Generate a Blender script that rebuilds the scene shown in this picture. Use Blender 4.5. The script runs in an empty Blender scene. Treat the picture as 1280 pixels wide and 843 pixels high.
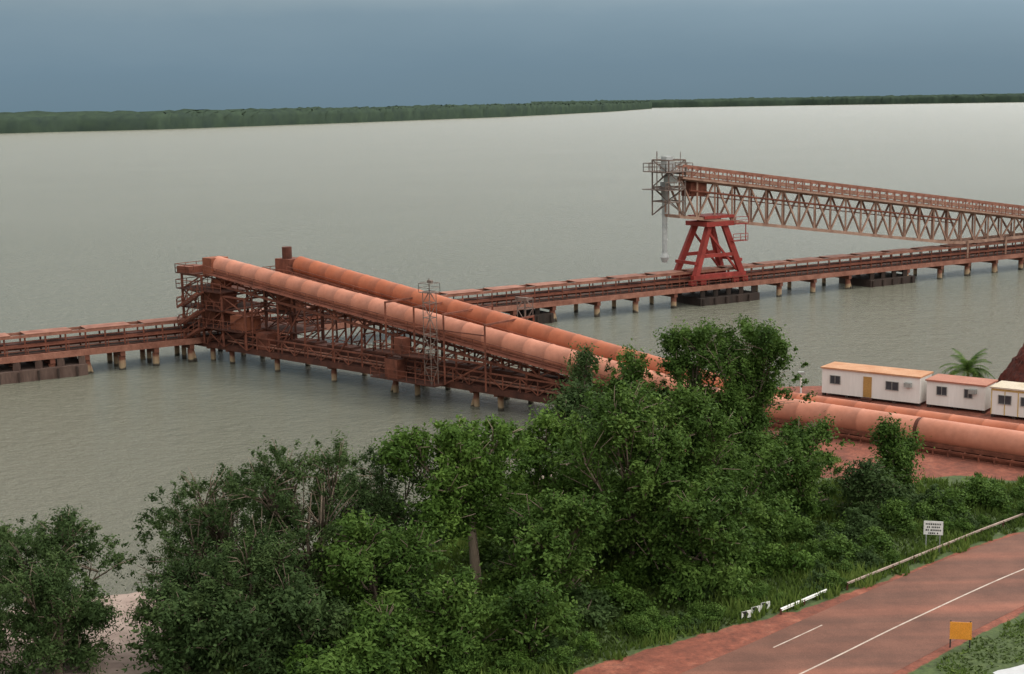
import bpy, math, random
import numpy as np
from mathutils import Vector, Matrix
random.seed(5)
V=Vector
scene=bpy.context.scene
col=scene.collection

# ---------------------------------------------------------------- materials
def nodes_of(m):
    m.use_nodes=True
    nt=m.node_tree
    for n in list(nt.nodes): nt.nodes.remove(n)
    out=nt.nodes.new('ShaderNodeOutputMaterial')
    return nt,out
def ramp(nt,stops,fac=None):
    r=nt.nodes.new('ShaderNodeValToRGB')
    e=r.color_ramp.elements
    while len(e)>1: e.remove(e[-1])
    e[0].position=stops[0][0]; e[0].color=(*stops[0][1],1)
    for p,c in stops[1:]:
        x=e.new(p); x.color=(*c,1)
    if fac is not None: nt.links.new(fac,r.inputs[0])
    return r
def noise(nt,scale,detail=4,rough=.6,vec=None):
    n=nt.nodes.new('ShaderNodeTexNoise'); n.inputs['Scale'].default_value=scale
    n.inputs['Detail'].default_value=detail; n.inputs['Roughness'].default_value=rough
    if vec is not None: nt.links.new(vec,n.inputs['Vector'])
    return n
def math_n(nt,op,a,b=None):
    n=nt.nodes.new('ShaderNodeMath'); n.operation=op
    for i,x in enumerate((a,b)):
        if x is None: continue
        if isinstance(x,(int,float)): n.inputs[i].default_value=x
        else: nt.links.new(x,n.inputs[i])
    return n.outputs[0]
def mixc(nt,fac,a,b,mode='MIX'):
    n=nt.nodes.new('ShaderNodeMix'); n.data_type='RGBA'; n.blend_type=mode
    for i,x in ((0,fac),(6,a),(7,b)):
        if isinstance(x,(int,float)): n.inputs[i].default_value=x
        elif isinstance(x,tuple): n.inputs[i].default_value=(*x,1)
        else: nt.links.new(x,n.inputs[i])
    return n.outputs[2]
def mat(name,a,b,scale=.8,rough=.7,metal=0,bump=.15,streak=False,c=None,spec=.3,fine=.25):
    m=bpy.data.materials.new(name); nt,out=nodes_of(m)
    bs=nt.nodes.new('ShaderNodeBsdfPrincipled')
    g=nt.nodes.new('ShaderNodeNewGeometry')
    vec=g.outputs['Position']
    if streak:
        mp=nt.nodes.new('ShaderNodeMapping'); mp.inputs['Scale'].default_value=(1,1,.18)
        nt.links.new(vec,mp.inputs[0]); vec=mp.outputs[0]
    n=noise(nt,scale,6,.65,vec)
    st=[(.3,a),(.68,b)]
    if c: st.append((.82,c))
    r=ramp(nt,st,n.outputs[0])
    n2=noise(nt,scale*9,3,.6,vec)
    lo=1-fine; hi=1+fine*.7
    r2=ramp(nt,[(.25,(lo,lo,lo)),(.75,(hi,hi,hi))],n2.outputs[0])
    cc=mixc(nt,1.0,r.outputs[0],r2.outputs[0],'MULTIPLY')
    nt.links.new(cc,bs.inputs['Base Color'])
    bs.inputs['Roughness'].default_value=rough; bs.inputs['Metallic'].default_value=metal
    bs.inputs['Specular IOR Level'].default_value=spec
    if bump:
        bp=nt.nodes.new('ShaderNodeBump'); bp.inputs['Strength'].default_value=bump; bp.inputs['Distance'].default_value=.05
        nt.links.new(n2.outputs[0],bp.inputs['Height']); nt.links.new(bp.outputs[0],bs.inputs['Normal'])
    nt.links.new(bs.outputs[0],out.inputs[0])
    return m
M={}
M['rust']=mat('rust_steel',(.085,.028,.018),(.24,.08,.048),.8,.8,c=(.36,.16,.10))
M['rustdark']=mat('dark_rust_steel',(.045,.018,.013),(.12,.042,.027),.8,.85)
M['orange']=mat('orange_rust_steel',(.18,.055,.03),(.32,.11,.058),.6,.8)
M['cover']=mat('dusty_pink_cover',(.44,.165,.10),(.54,.23,.155),.2,.62,c=(.60,.31,.235),bump=.03,fine=.12)
M['cover2']=mat('brick_red_cover',(.34,.095,.045),(.44,.14,.07),.2,.62,bump=.03,fine=.12)
M['red']=mat('weathered_red_steel',(.19,.024,.018),(.34,.045,.035),.7,.65,c=(.38,.13,.09))
M['dusty']=mat('dusty_pale_steel',(.20,.105,.075),(.43,.275,.205),.7,.75,c=(.58,.45,.36))
M['dustyred']=mat('dusty_red_steel',(.17,.062,.04),(.36,.165,.115),.6,.75,c=(.46,.28,.21))
M['grey']=mat('galvanised_steel',(.22,.23,.22),(.4,.42,.40),1.,.5,metal=.2)
M['spout']=mat('pale_spout_steel',(.34,.36,.36),(.55,.57,.56),1.,.5)
M['mast']=mat('weathered_mast_steel',(.10,.07,.06),(.24,.18,.15),1.,.6)
M['conc']=mat('stained_concrete',(.07,.04,.032),(.16,.11,.09),.5,.9,streak=True)
M['concdark']=mat('dark_wet_concrete',(.022,.018,.015),(.065,.042,.034),.6,.8,streak=True)
M['white']=mat('dirty_white_panel',(.70,.68,.64),(.80,.79,.76),.5,.55,streak=True,c=(.6,.5,.42),bump=.05,fine=.06)
M['roofA']=mat('orange_rust_roof',(.42,.18,.08),(.54,.30,.17),.7,.7)
M['roofB']=mat('red_dusted_roof',(.33,.12,.075),(.42,.18,.12),.7,.7)
M['roofC']=mat('pale_dusted_roof',(.50,.42,.30),(.60,.52,.42),.7,.7)
M['trim']=mat('yellow_trim',(.50,.34,.10),(.58,.42,.16),.7,.7)
M['door']=mat('ochre_door',(.38,.21,.06),(.46,.27,.09),1,.6)
M['glass']=mat('window_glass',(.03,.04,.05),(.06,.08,.09),1,.15,bump=0,spec=.6)
M['sign']=mat('sign_white',(.66,.66,.63),(.78,.78,.75),2,.5,bump=0)
M['ink']=mat('sign_black',(.02,.02,.02),(.04,.04,.04),2,.6,bump=0)
M['orangesign']=mat('sign_orange',(.72,.27,.03),(.80,.33,.05),2,.5,bump=0)
M['paint']=mat('worn_white_paint',(.36,.27,.22),(.58,.49,.42),1.5,.7,bump=0)
M['railpaint']=mat('dusty_rail',(.24,.17,.135),(.40,.31,.26),1.2,.7,bump=0)
M['bark']=mat('pale_bark',(.10,.075,.055),(.26,.20,.15),1.6,.9,streak=True)
M['barkpale']=mat('pale_trunk_bark',(.24,.18,.13),(.40,.32,.25),1.6,.9,streak=True)
M['ore']=mat('red_ore',(.03,.01,.008),(.13,.03,.02),2.2,.95,bump=.6)
M['rubber']=mat('belt_rubber',(.05,.022,.018),(.10,.04,.03),1,.85)

def pile_mat():
    m=bpy.data.materials.new('pile_steel_with_pale_sleeve'); nt,out=nodes_of(m)
    bs=nt.nodes.new('ShaderNodeBsdfPrincipled'); g=nt.nodes.new('ShaderNodeNewGeometry')
    sx=nt.nodes.new('ShaderNodeSeparateXYZ'); nt.links.new(g.outputs['Position'],sx.inputs[0])
    n=noise(nt,.35,3,.6,g.outputs['Position'])
    h=math_n(nt,'ADD',sx.outputs[2],math_n(nt,'MULTIPLY',math_n(nt,'SUBTRACT',n.outputs[0],.5),2.2))
    h=math_n(nt,'MULTIPLY',h,.4)
    r=ramp(nt,[(0,(.04,.035,.025)),(.08,(.09,.07,.05)),(.14,(.34,.25,.15)),(.40,(.32,.20,.12)),(.5,(.17,.06,.035)),(1,(.15,.05,.03))],h)
    nt.links.new(r.outputs[0],bs.inputs['Base Color']); bs.inputs['Roughness'].default_value=.8
    nt.links.new(bs.outputs[0],out.inputs[0]); return m
M['pile']=pile_mat()

def leaf_mat(name,dark,mid,light):
    m=bpy.data.materials.new(name); nt,out=nodes_of(m)
    at=nt.nodes.new('ShaderNodeAttribute'); at.attribute_name='tint'
    r=ramp(nt,[(0,dark),(.5,mid),(1,light)],at.outputs['Fac'])
    bs=nt.nodes.new('ShaderNodeBsdfPrincipled'); bs.inputs['Roughness'].default_value=.7
    bs.inputs['Specular IOR Level'].default_value=.1
    nt.links.new(r.outputs[0],bs.inputs['Base Color'])
    tr=nt.nodes.new('ShaderNodeBsdfTranslucent'); nt.links.new(r.outputs[0],tr.inputs[0])
    mx=nt.nodes.new('ShaderNodeMixShader'); mx.inputs[0].default_value=.28
    nt.links.new(bs.outputs[0],mx.inputs[1]); nt.links.new(tr.outputs[0],mx.inputs[2])
    nt.links.new(mx.outputs[0],out.inputs[0]); return m
M['leafA']=leaf_mat('leaf_mid_green',(.020,.044,.010),(.062,.118,.022),(.125,.20,.042))
M['leafB']=leaf_mat('leaf_grey_green',(.020,.038,.013),(.047,.083,.026),(.095,.14,.046))
M['leafC']=leaf_mat('leaf_bright_green',(.028,.062,.012),(.08,.15,.026),(.145,.235,.045))
M['grassM']=leaf_mat('grass_green',(.045,.07,.018),(.09,.145,.028),(.17,.23,.055))

# ---------------------------------------------------------------- object helpers
def thing(name,label,category,loc,group=None):
    o=bpy.data.objects.new(name,None); o.empty_display_size=.5
    o.location=loc; o['label']=label; o['category']=category
    if group: o['group']=group
    col.objects.link(o); return o
class MB:
    def __init__(s): s.v=[]; s.f=[]; s.mi=[]; s.cur=0
    def add(s,vs,fs):
        k=len(s.v); s.v+= [tuple(p) for p in vs]
        for f in fs: s.f.append([i+k for i in f]); s.mi.append(s.cur)
    def obox(s,o,ax,ay,az):
        o=V(o);ax=V(ax);ay=V(ay);az=V(az)
        p=[o,o+ax,o+ax+ay,o+ay,o+az,o+ax+az,o+ax+ay+az,o+ay+az]
        s.add(p,[(0,3,2,1),(4,5,6,7),(0,1,5,4),(1,2,6,5),(2,3,7,6),(3,0,4,7)])
    def beam(s,a,b,w,h=None):
        a=V(a);b=V(b);h=h or w
        d=(b-a)
        if d.length<1e-4: return
        d.normalize()
        up=V((0,0,1)) if abs(d.z)<.95 else V((1,0,0))
        sd=d.cross(up).normalized(); u=sd.cross(d).normalized()
        s.obox(a-sd*w/2-u*h/2,sd*w,b-a,u*h)
    def cyl(s,a,b,r1,r2=None,n=10,cap=True):
        a=V(a);b=V(b);r2=r1 if r2 is None else r2
        d=(b-a).normalized(); up=V((0,0,1)) if abs(d.z)<.95 else V((1,0,0))
        sd=d.cross(up).normalized(); u=sd.cross(d).normalized()
        vs=[]
        for c,r in ((a,r1),(b,r2)):
            for i in range(n):
                t=2*math.pi*i/n; vs.append(c+sd*math.cos(t)*r+u*math.sin(t)*r)
        fs=[(i,(i+1)%n,n+(i+1)%n,n+i) for i in range(n)]
        if cap: fs+= [tuple(range(n))[::-1],tuple(range(n,2*n))]
        s.add(vs,fs)
    def path(s,pts,rads,n=8):
        k=len(s.v)
        for j,p in enumerate(pts):
            p=V(p); d=(V(pts[min(j+1,len(pts)-1)])-V(pts[max(j-1,0)])).normalized()
            up=V((0,0,1)) if abs(d.z)<.9 else V((1,0,0))
            sd=d.cross(up).normalized(); u=sd.cross(d).normalized()
            for i in range(n):
                t=2*math.pi*i/n; s.v.append(tuple(p+sd*math.cos(t)*rads[j]+u*math.sin(t)*rads[j]))
        for j in range(len(pts)-1):
            for i in range(n):
                s.f.append([k+j*n+i,k+j*n+(i+1)%n,k+(j+1)*n+(i+1)%n,k+(j+1)*n+i]); s.mi.append(s.cur)
        s.f.append([k+i for i in range(n)][::-1]); s.mi.append(s.cur)
        s.f.append([k+(len(pts)-1)*n+i for i in range(n)]); s.mi.append(s.cur)
    def build(s,name,mats,parent=None,smooth=False,label=None):
        if not isinstance(mats,(list,tuple)): mats=[mats]
        me=bpy.data.meshes.new(name); base=V((0,0,0))
        if parent is not None: base=V(parent.location)
        me.from_pydata([(p[0]-base.x,p[1]-base.y,p[2]-base.z) for p in s.v],[],s.f)
        for m in mats: me.materials.append(m)
        me.polygons.foreach_set('material_index',s.mi)
        if smooth: me.polygons.foreach_set('use_smooth',[True]*len(s.f))
        me.update()
        o=bpy.data.objects.new(name,me); col.objects.link(o)
        if parent is not None: o.parent=parent
        if label: o['label']=label
        return o
def rail(mb,pts,h=1.05,sp=2.,t=.07,mid=True):
    for a,b in zip(pts[:-1],pts[1:]):
        a=V(a);b=V(b);L=(b-a).length;n=max(1,int(L/sp))
        for i in range(n+1):
            p=a.lerp(b,i/n); mb.beam(p,p+V((0,0,h)),t)
        mb.beam(a+V((0,0,h)),b+V((0,0,h)),t)
        if mid: mb.beam(a+V((0,0,h*.5)),b+V((0,0,h*.5)),t*.8)
def railobj(parent,m,*runs,**kw):
    for r in runs:
        mb=MB(); rail(mb,r,**kw); mb.build('handrail',m,parent)
def lattice(mb,o,ax,ay,z0,levels,w=.22,br=.13,skip=()):
    o=V((o[0],o[1],0)); c=[o,o+ax,o+ax+ay,o+ay]
    zs=[z0]+list(levels)
    for p in c: mb.beam((p.x,p.y,z0),(p.x,p.y,zs[-1]),w)
    for i,(a,b) in enumerate(zip(c,c[1:]+c[:1])):
        for j in range(len(zs)-1):
            mb.beam((a.x,a.y,zs[j+1]),(b.x,b.y,zs[j+1]),w*.9)
            if (i,j) in skip: continue
            if (i+j)%2: mb.beam((a.x,a.y,zs[j]),(b.x,b.y,zs[j+1]),br)
            else: mb.beam((b.x,b.y,zs[j]),(a.x,a.y,zs[j+1]),br)

# ---------------------------------------------------------------- terrain
CX=[-15000,-400,-200,-80,-45,-30,-20,-10,0,8,14,22,35,50,70,200,400,15000]
CY=[-200,0,40,72,86,90,94,104,116,130,141,148,149,147,149,140,120,-200]
def coast(x): return np.interp(x,CX,CY)
def road_pts():
    P=[(-150,-60),(-60,5),(-20,37.5),(0,55.5),(14.4,68.7),(22.1,76),(31.3,84.2),(38.5,89.3),(48,93.5),(70,97),(150,99),(400,96)]
    out=[]
    for i in range(1,len(P)-2):
        p0,p1,p2,p3=[np.array(P[k],float) for k in (i-1,i,i+1,i+2)]
        for t in np.linspace(0,1,12,endpoint=False):
            out.append(.5*((2*p1)+(-p0+p2)*t+(2*p0-5*p1+4*p2-p3)*t*t+(-p0+3*p1-3*p2+p3)*t**3))
    return np.array(out)
RP=road_pts()
def roaddist(x,y):
    x=np.asarray(x,float);y=np.asarray(y,float)
    best=np.full(x.shape,1e9);sg=np.zeros(x.shape)
    for a,b in zip(RP[:-1],RP[1:]):
        d=b-a;L=np.hypot(*d)
        t=np.clip(((x-a[0])*d[0]+(y-a[1])*d[1])/L**2,0,1)
        dx=x-a[0]-t*d[0];dy=y-a[1]-t*d[1];ds=np.hypot(dx,dy)
        s=d[0]*dy-d[1]*dx
        m=ds<best;best=np.where(m,ds,best);sg=np.where(m,np.sign(s),sg)
    return best*sg
def hnoise(x,y):
    return (np.sin(x*.31+1.3*np.sin(y*.23))*np.cos(y*.27+x*.11)+.5*np.sin(x*.83+2)*np.sin(y*.71+x*.3))
def terr(x,y):
    x=np.asarray(x,float);y=np.asarray(y,float)
    d=coast(x)-y
    w=np.interp(x,[-10,12],[30,7])
    t=np.clip(d/w,0,1); z=3*(t*t*(3-2*t))**.9
    z=np.where(d<0,np.maximum(-4,d*.18),z)
    rd=np.abs(roaddist(x,y))
    k=np.clip((rd-8)/8,0,1)*np.clip((104-y)/8,0,1)*np.clip(d/6,0,1)
    return z+.35*k*hnoise(x,y)
def TZ(x,y): return float(terr(np.array([x]),np.array([y]))[0])
def axis(lo,hi,step,far):
    a=list(np.arange(lo,hi+.01,step)); o=[];v=step;p=hi
    while p<far: v*=1.5;p+=v;o.append(p)
    o2=[];v=step;p=lo
    while p>-far: v*=1.5;p-=v;o2.append(p)
    return np.array(o2[::-1]+a+o)
xs=axis(-70,90,1.,14000); ys=axis(30,160,1.,14000)
X,Y=np.meshgrid(xs,ys); Z=terr(X,Y)
rd=roaddist(X,Y)
red=np.clip((Y-104.5-1.2*np.sin(X*.6))/1.5,0,1)*np.clip((X-12)/4,0,1)
patch=np.exp(-(((X-23.5)/3.0)**2+((Y-112.5)/3.5)**2)**2)
red=red*(1-.9*patch)
SY=[60,72,78,83]; SW=[9.5,8.3,5.8,5.0]
sh=np.interp(Y,SY,SW)
shoulder=np.where(rd>0,np.clip((sh-rd)/.8,0,1),np.clip((4.2+rd)/.8,0,1))
shoulder=np.maximum(shoulder,np.where((rd<0),np.clip((-rd-9)/2,0,1),0))
red=np.maximum(red,shoulder)
beach=np.maximum(np.clip((1.6-Z)/.6,0,1),np.clip((3.0-Z)/.4,0,1)*np.clip((-17-X)/2,0,1)*(X>-60))*(X<8)
verts=np.stack([X.ravel(),Y.ravel(),Z.ravel()],1)
ny,nx=X.shape
ii=np.arange(ny*nx).reshape(ny,nx)
faces=np.stack([ii[:-1,:-1],ii[:-1,1:],ii[1:,1:],ii[1:,:-1]],-1).reshape(-1,4)
def np_mesh(name,verts,faces,mats,smooth=False):
    me=bpy.data.meshes.new(name)
    me.vertices.add(len(verts)); me.vertices.foreach_set('co',np.asarray(verts,np.float32).ravel())
    k=faces.shape[1]
    me.loops.add(faces.size); me.loops.foreach_set('vertex_index',faces.astype(np.int32).ravel())
    me.polygons.add(len(faces)); me.polygons.foreach_set('loop_start',(np.arange(len(faces))*k).astype(np.int32))
    if smooth: me.polygons.foreach_set('use_smooth',np.ones(len(faces),bool))
    me.update(calc_edges=True); me.validate()
    for m in (mats if isinstance(mats,(list,tuple)) else [mats]): me.materials.append(m)
    return me
def ground_mat():
    m=bpy.data.materials.new('red_soil_and_grass'); nt,out=nodes_of(m)
    bs=nt.nodes.new('ShaderNodeBsdfPrincipled'); bs.inputs['Roughness'].default_value=.95
    g=nt.nodes.new('ShaderNodeNewGeometry'); P=g.outputs['Position']
    a=nt.nodes.new('ShaderNodeAttribute'); a.attribute_name='bare'
    b=nt.nodes.new('ShaderNodeAttribute'); b.attribute_name='beach'
    n1=noise(nt,.35,6,.7,P); n2=noise(nt,2.5,6,.7,P)
    soil=ramp(nt,[(.3,(.12,.038,.024)),(.55,(.21,.062,.038)),(.75,(.34,.13,.085))],n1.outputs[0])
    soil=mixc(nt,1.,soil.outputs[0],ramp(nt,[(.3,(.55,.55,.55)),(.7,(1.35,1.3,1.2))],n2.outputs[0]).outputs[0],'MULTIPLY')
    gr=ramp(nt,[(.3,(.03,.04,.014)),(.5,(.05,.08,.02)),(.7,(.09,.12,.035))],n2.outputs[0])
    f=math_n(nt,'ADD',a.outputs['Fac'],math_n(nt,'MULTIPLY',math_n(nt,'SUBTRACT',n1.outputs[0],.5),1.1))
    f=ramp(nt,[(.42,(0,0,0)),(.56,(1,1,1))],f)
    c=mixc(nt,f.outputs[0],gr.outputs[0],soil)
    mud=ramp(nt,[(.3,(.22,.155,.13)),(.7,(.42,.32,.275))],n1.outputs[0])
    c=mixc(nt,b.outputs['Fac'],c,mud.outputs[0])
    nt.links.new(c,bs.inputs['Base Color'])
    bp=nt.nodes.new('ShaderNodeBump'); bp.inputs['Strength'].default_value=.5; bp.inputs['Distance'].default_value=.12
    nt.links.new(n2.outputs[0],bp.inputs['Height']); nt.links.new(bp.outputs[0],bs.inputs['Normal'])
    nt.links.new(bs.outputs[0],out.inputs[0]); return m
me=np_mesh('ground',verts,faces,ground_mat(),True)
for nm,arr in (('bare',red),('beach',beach)):
    at=me.attributes.new(nm,'FLOAT','POINT'); at.data.foreach_set('value',arr.ravel().astype(np.float32))
ground=bpy.data.objects.new('ground',me); col.objects.link(ground); ground['kind']='structure'

# water
def water_mat():
    m=bpy.data.materials.new('murky_harbour_water'); nt,out=nodes_of(m)
    bs=nt.nodes.new('ShaderNodeBsdfPrincipled')
    g=nt.nodes.new('ShaderNodeNewGeometry')
    mp=nt.nodes.new('ShaderNodeMapping'); mp.inputs['Rotation'].default_value=(0,0,math.radians(35)); mp.inputs['Scale'].default_value=(.8,1.,1)
    nt.links.new(g.outputs['Position'],mp.inputs[0]); vec=mp.outputs[0]
    n1=noise(nt,.62,6,.75,vec); n2=noise(nt,.22,3,.6,vec); n3=noise(nt,.012,4,.6,vec)
    base=ramp(nt,[(.3,(.205,.205,.155)),(.7,(.225,.225,.175))],n3.outputs[0])
    nt.links.new(base.outputs[0],bs.inputs['Base Color'])
    bs.inputs['Roughness'].default_value=.17
    bs.inputs['IOR'].default_value=1.33
    h=math_n(nt,'ADD',math_n(nt,'MULTIPLY',n1.outputs[0],1.15),math_n(nt,'MULTIPLY',n2.outputs[0],.7))
    bp=nt.nodes.new('ShaderNodeBump'); bp.inputs['Strength'].default_value=1.; bp.inputs['Distance'].default_value=1.2
    nt.links.new(h,bp.inputs['Height']); nt.links.new(bp.outputs[0],bs.inputs['Normal'])
    nt.links.new(bs.outputs[0],out.inputs[0]); return m
mb=MB(); mb.add([(-14000,-14000,0),(14000,-14000,0),(14000,14000,0),(-14000,14000,0)],[(0,1,2,3)])
water=mb.build('water',water_mat()); water['kind']='structure'

# far shore
def shore_mat():
    m=bpy.data.materials.new('hazed_distant_mangrove'); nt,out=nodes_of(m)
    bs=nt.nodes.new('ShaderNodeBsdfPrincipled'); bs.inputs['Roughness'].default_value=1; bs.inputs['Specular IOR Level'].default_value=0
    g=nt.nodes.new('ShaderNodeNewGeometry')
    n=noise(nt,.03,6,.7,g.outputs['Position'])
    r=ramp(nt,[(.3,(.036,.052,.045)),(.55,(.048,.070,.05)),(.75,(.06,.088,.058))],n.outputs[0])  # forest greens dulled and blued: distance haze is mixed into the colour
    nt.links.new(r.outputs[0],bs.inputs['Base Color']); nt.links.new(bs.outputs[0],out.inputs[0]); return m
SM=shore_mat()
def far_shore(name,poly,h,seed,label):
    rng=np.random.default_rng(seed); poly=np.array(poly,float)
    seg=np.hypot(*np.diff(poly,axis=0).T); cum=np.r_[0,np.cumsum(seg)]
    s=np.arange(0,cum[-1],7.); px=np.interp(s,cum,poly[:,0]); py=np.interp(s,cum,poly[:,1])
    py=py+10*np.sin(s*.013)+6*np.sin(s*.041)+rng.normal(0,1.,len(s))
    offs=[0,3,12,30,60,100,160,240,340]
    prof=[0,.6,.8,.9,.94,.97,1,1,.9]
    big=np.convolve(rng.normal(0,1,len(s)+60),np.ones(61)/7.8,'valid')[:len(s)]*.04
    V_=[]
    for k,(o,pf) in enumerate(zip(offs,prof)):
        z=h*pf*(1+big+rng.normal(0,.05,len(s)))
        if o==0: z[:]=-.5
        V_.append(np.stack([px+(rng.normal(0,2,len(s)) if k else 0),py+o,z],1))
    n=len(s);verts=np.concatenate(V_); ii=np.arange(len(offs)*n).reshape(len(offs),n)
    fc=np.stack([ii[:-1,:-1],ii[:-1,1:],ii[1:,1:],ii[1:,:-1]],-1).reshape(-1,4)
    me=np_mesh(name,verts,fc,SM); o=bpy.data.objects.new(name,me); col.objects.link(o)
    o['kind']='stuff'; o['label']=label; o['category']='forest'
far_shore('shore_forest',[(-5000,1200),(-2500,1500),(-1300,1850),(-751,2143),(-549,2268),(-342,2615),(9,3312),(300,4250),(543,5425)],27,1,'dark green mangrove forest along the far shore of the harbour')
far_shore('shore_forest',[(100,6100),(609,5926),(1174,5787),(1881,5249),(3200,4600),(6000,4000)],33,2,'dark green mangrove forest on the distant shore across water')

# ---------------------------------------------------------------- road
nrm=[]
for i in range(len(RP)):
    d=RP[min(i+1,len(RP)-1)]-RP[max(i-1,0)]; d/=np.hypot(*d); nrm.append((-d[1],d[0]))
nrm=np.array(nrm)
def strip(name,o1,o2,z,m,kind='structure'):
    mb=MB(); a=RP+nrm*o1; b=RP+nrm*o2; vs=[];fs=[]
    for i in range(len(RP)): vs+=[(a[i,0],a[i,1],z),(b[i,0],b[i,1],z)]
    for k in range(len(RP)-1): fs.append((2*k,2*k+1,2*k+3,2*k+2)[::-1])
    mb.add(vs,fs); o=mb.build(name,m); o['kind']=kind; return o
def asphalt():
    m=bpy.data.materials.new('red_dusted_asphalt'); nt,out=nodes_of(m)
    bs=nt.nodes.new('ShaderNodeBsdfPrincipled'); bs.inputs['Roughness'].default_value=.8
    bs.inputs['Specular IOR Level'].default_value=.25
    g=nt.nodes.new('ShaderNodeNewGeometry')
    mp=nt.nodes.new('ShaderNodeMapping'); mp.inputs['Rotation'].default_value=(0,0,math.radians(-43)); mp.inputs['Scale'].default_value=(.04,.6,1)
    nt.links.new(g.outputs['Position'],mp.inputs[0])
    n=noise(nt,1.,3,.5,mp.outputs[0]); n2=noise(nt,12,4,.7,g.outputs['Position']); n3=noise(nt,.3,5,.7,g.outputs['Position'])
    r=ramp(nt,[(.3,(.115,.062,.047)),(.55,(.165,.08,.058)),(.75,(.23,.10,.07))],n.outputs[0])
    c=mixc(nt,1.,r.outputs[0],ramp(nt,[(.3,(.75,.75,.75)),(.7,(1.2,1.2,1.2))],n2.outputs[0]).outputs[0],'MULTIPLY')
    c=mixc(nt,1.,c,ramp(nt,[(.3,(.74,.68,.66)),(.7,(1.26,1.14,1.08))],n3.outputs[0]).outputs[0],'MULTIPLY')
    nt.links.new(c,bs.inputs['Base Color']); nt.links.new(bs.outputs[0],out.inputs[0]); return m
strip('road',-3.3,4.35,3.012,asphalt())
strip('road_marking',-.055,.055,3.017,M['paint'])
L=np.r_[0,np.cumsum(np.hypot(*np.diff(RP,axis=0).T))]
def rp_at(s,off):
    x=np.interp(s,L,RP[:,0]);y=np.interp(s,L,RP[:,1]);nx_=np.interp(s,L,nrm[:,0]);ny_=np.interp(s,L,nrm[:,1])
    return (x+nx_*off,y+ny_*off)
i0=int(np.argmin(np.hypot(RP[:,0]-19,RP[:,1]-72.8)))
s0=L[i0]
mb=MB()
for k in range(-10,1):
    a=s0+k*11.; pts=[]
    for s in np.linspace(a-4.6,a,4): 
        p=rp_at(s,3.15);q=rp_at(s,3.06); pts+=[(*p,3.017),(*q,3.017)]
    mb.add(pts,[(2*j,2*j+2,2*j+3,2*j+1)[::-1] for j in range(3)])
o=mb.build('road_edge_marking',M['paint']); o['kind']='structure'

# ---------------------------------------------------------------- wharf
d2=V((.858,.513,0)); n2=V((-.513,.858,0)); O=V((7,207.5,0))
def W(s,n,z): return O+d2*s+n2*n+V((0,0,z))
wh=thing('jetty','long rusty red steel jetty carrying a conveyor on piles over water','jetty',W(0,3,0))
mb=MB(); S0,S1=-105,190
mb.obox(W(S0,0,2.35),d2*(S1-S0),n2*6.6,V((0,0,.55)))
mb.build('deck',M['conc'],wh)
mb=MB()
for n in (-.2,6.65): mb.beam(W(S0,n,2.75),W(S1,n,2.75),.28,.75)
mb.build('edge_beam',M['dustyred'],wh)
mb=MB()
for n in (.8,5.8): mb.beam(W(S0,n,3.02),W(S1,n,3.02),.2,.22)
mb.build('crane_rail',M['rustdark'],wh)
mb=MB()
mb.obox(W(S0,1.9,3.7),d2*(S1-S0),n2*2.8,V((0,0,.35)))
for s in np.arange(S0,S1,2.43):
    for n in (1.97,4.63): mb.beam(W(s,n,2.9),W(s,n,4.95),.18)
    mb.beam(W(s,1.97,4.45),W(s+2.43,1.97,4.45),.08)
mb.build('belt_frame',M['rust'],wh)
mb=MB()
mb.obox(W(S0,1.86,4.9),d2*(S1-S0),n2*.14,V((0,0,.35)))
mb.obox(W(S0,4.6,4.9),d2*(S1-S0),n2*.14,V((0,0,.35)))
for s in np.arange(S0,S1,7.3): mb.obox(W(s,1.82,5.252),d2*5.6,n2*2.95,V((0,0,.09)))
mb.build('conveyor_hood',M['dustyred'],wh)
railobj(wh,M['rust'],[W(S0,-.1,3.1),W(S1,-.1,3.1)],h=1.0,sp=2.4,t=.09)
mb=MB(); mb.obox(W(S0,2.3,4.052),d2*(S1-S0),n2*2.0,V((0,0,.12))); mb.build('belt',M['rubber'],wh)
random.seed(3)
ks=list(np.arange(-100,-52,4.4))+list(np.arange(-8,185,7.3))
for s in ks:
    if 25<s<39 or 62<s<71: continue
    s+=random.uniform(-.6,.6)
    mb=MB()
    for n in (.4,6.1):
        mb.cyl(W(s,n,-4),W(s,n,1.7),.44 if n<1 else .34,n=12)
    if s<-50: mb.cyl(W(s,3.2,-4),W(s,3.2,1.7),.3,n=10)
    mb.beam(W(s,-.2,2.05),W(s,6.7,2.05),.6,.6)
    if random.random()<.4: mb.cyl(W(s+1.6,.2,-4),W(s+.1,.3,1.9),.2,n=8)
    mb.build('pile',M['pile'],wh)
def dolphin(s0,s1,n0,n1,z,label,m='concdark'):
    t=thing('concrete_dolphin',label,'jetty footing',W((s0+s1)/2,(n0+n1)/2,0))
    mb=MB(); mb.obox(W(s0,n0,-.6),d2*(s1-s0),n2*(n1-n0),V((0,0,z+.6))); 
    for s in np.arange(s0+1,s1,2.6):
        for n in (n0+.8,n1-.9): mb.beam(W(s,n,z-.05),W(s,n,2.36),.7)
    mb.build('block',M[m],t)
    for s in np.arange(s0+.5,s1,2.3):
        mb=MB(); mb.beam(W(s,n0-.15,-1),W(s,n0-.15,z-.1),.25,.22); mb.build('timber_fender',M['concdark'],t)
dolphin(-94,-69.2,-.8,6,1.35,'wide stained concrete footing under the rusty jetty','conc')
dolphin(-4.5,-1.2,-.4,6,1.4,'dark concrete footing block under the jetty')
dolphin(26,38,-.6,7,1.2,'dark wet concrete footing beneath the red ship loader')
dolphin(62.5,73,-.6,7,1.2,'dark wet concrete footing beneath the jetty')

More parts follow.
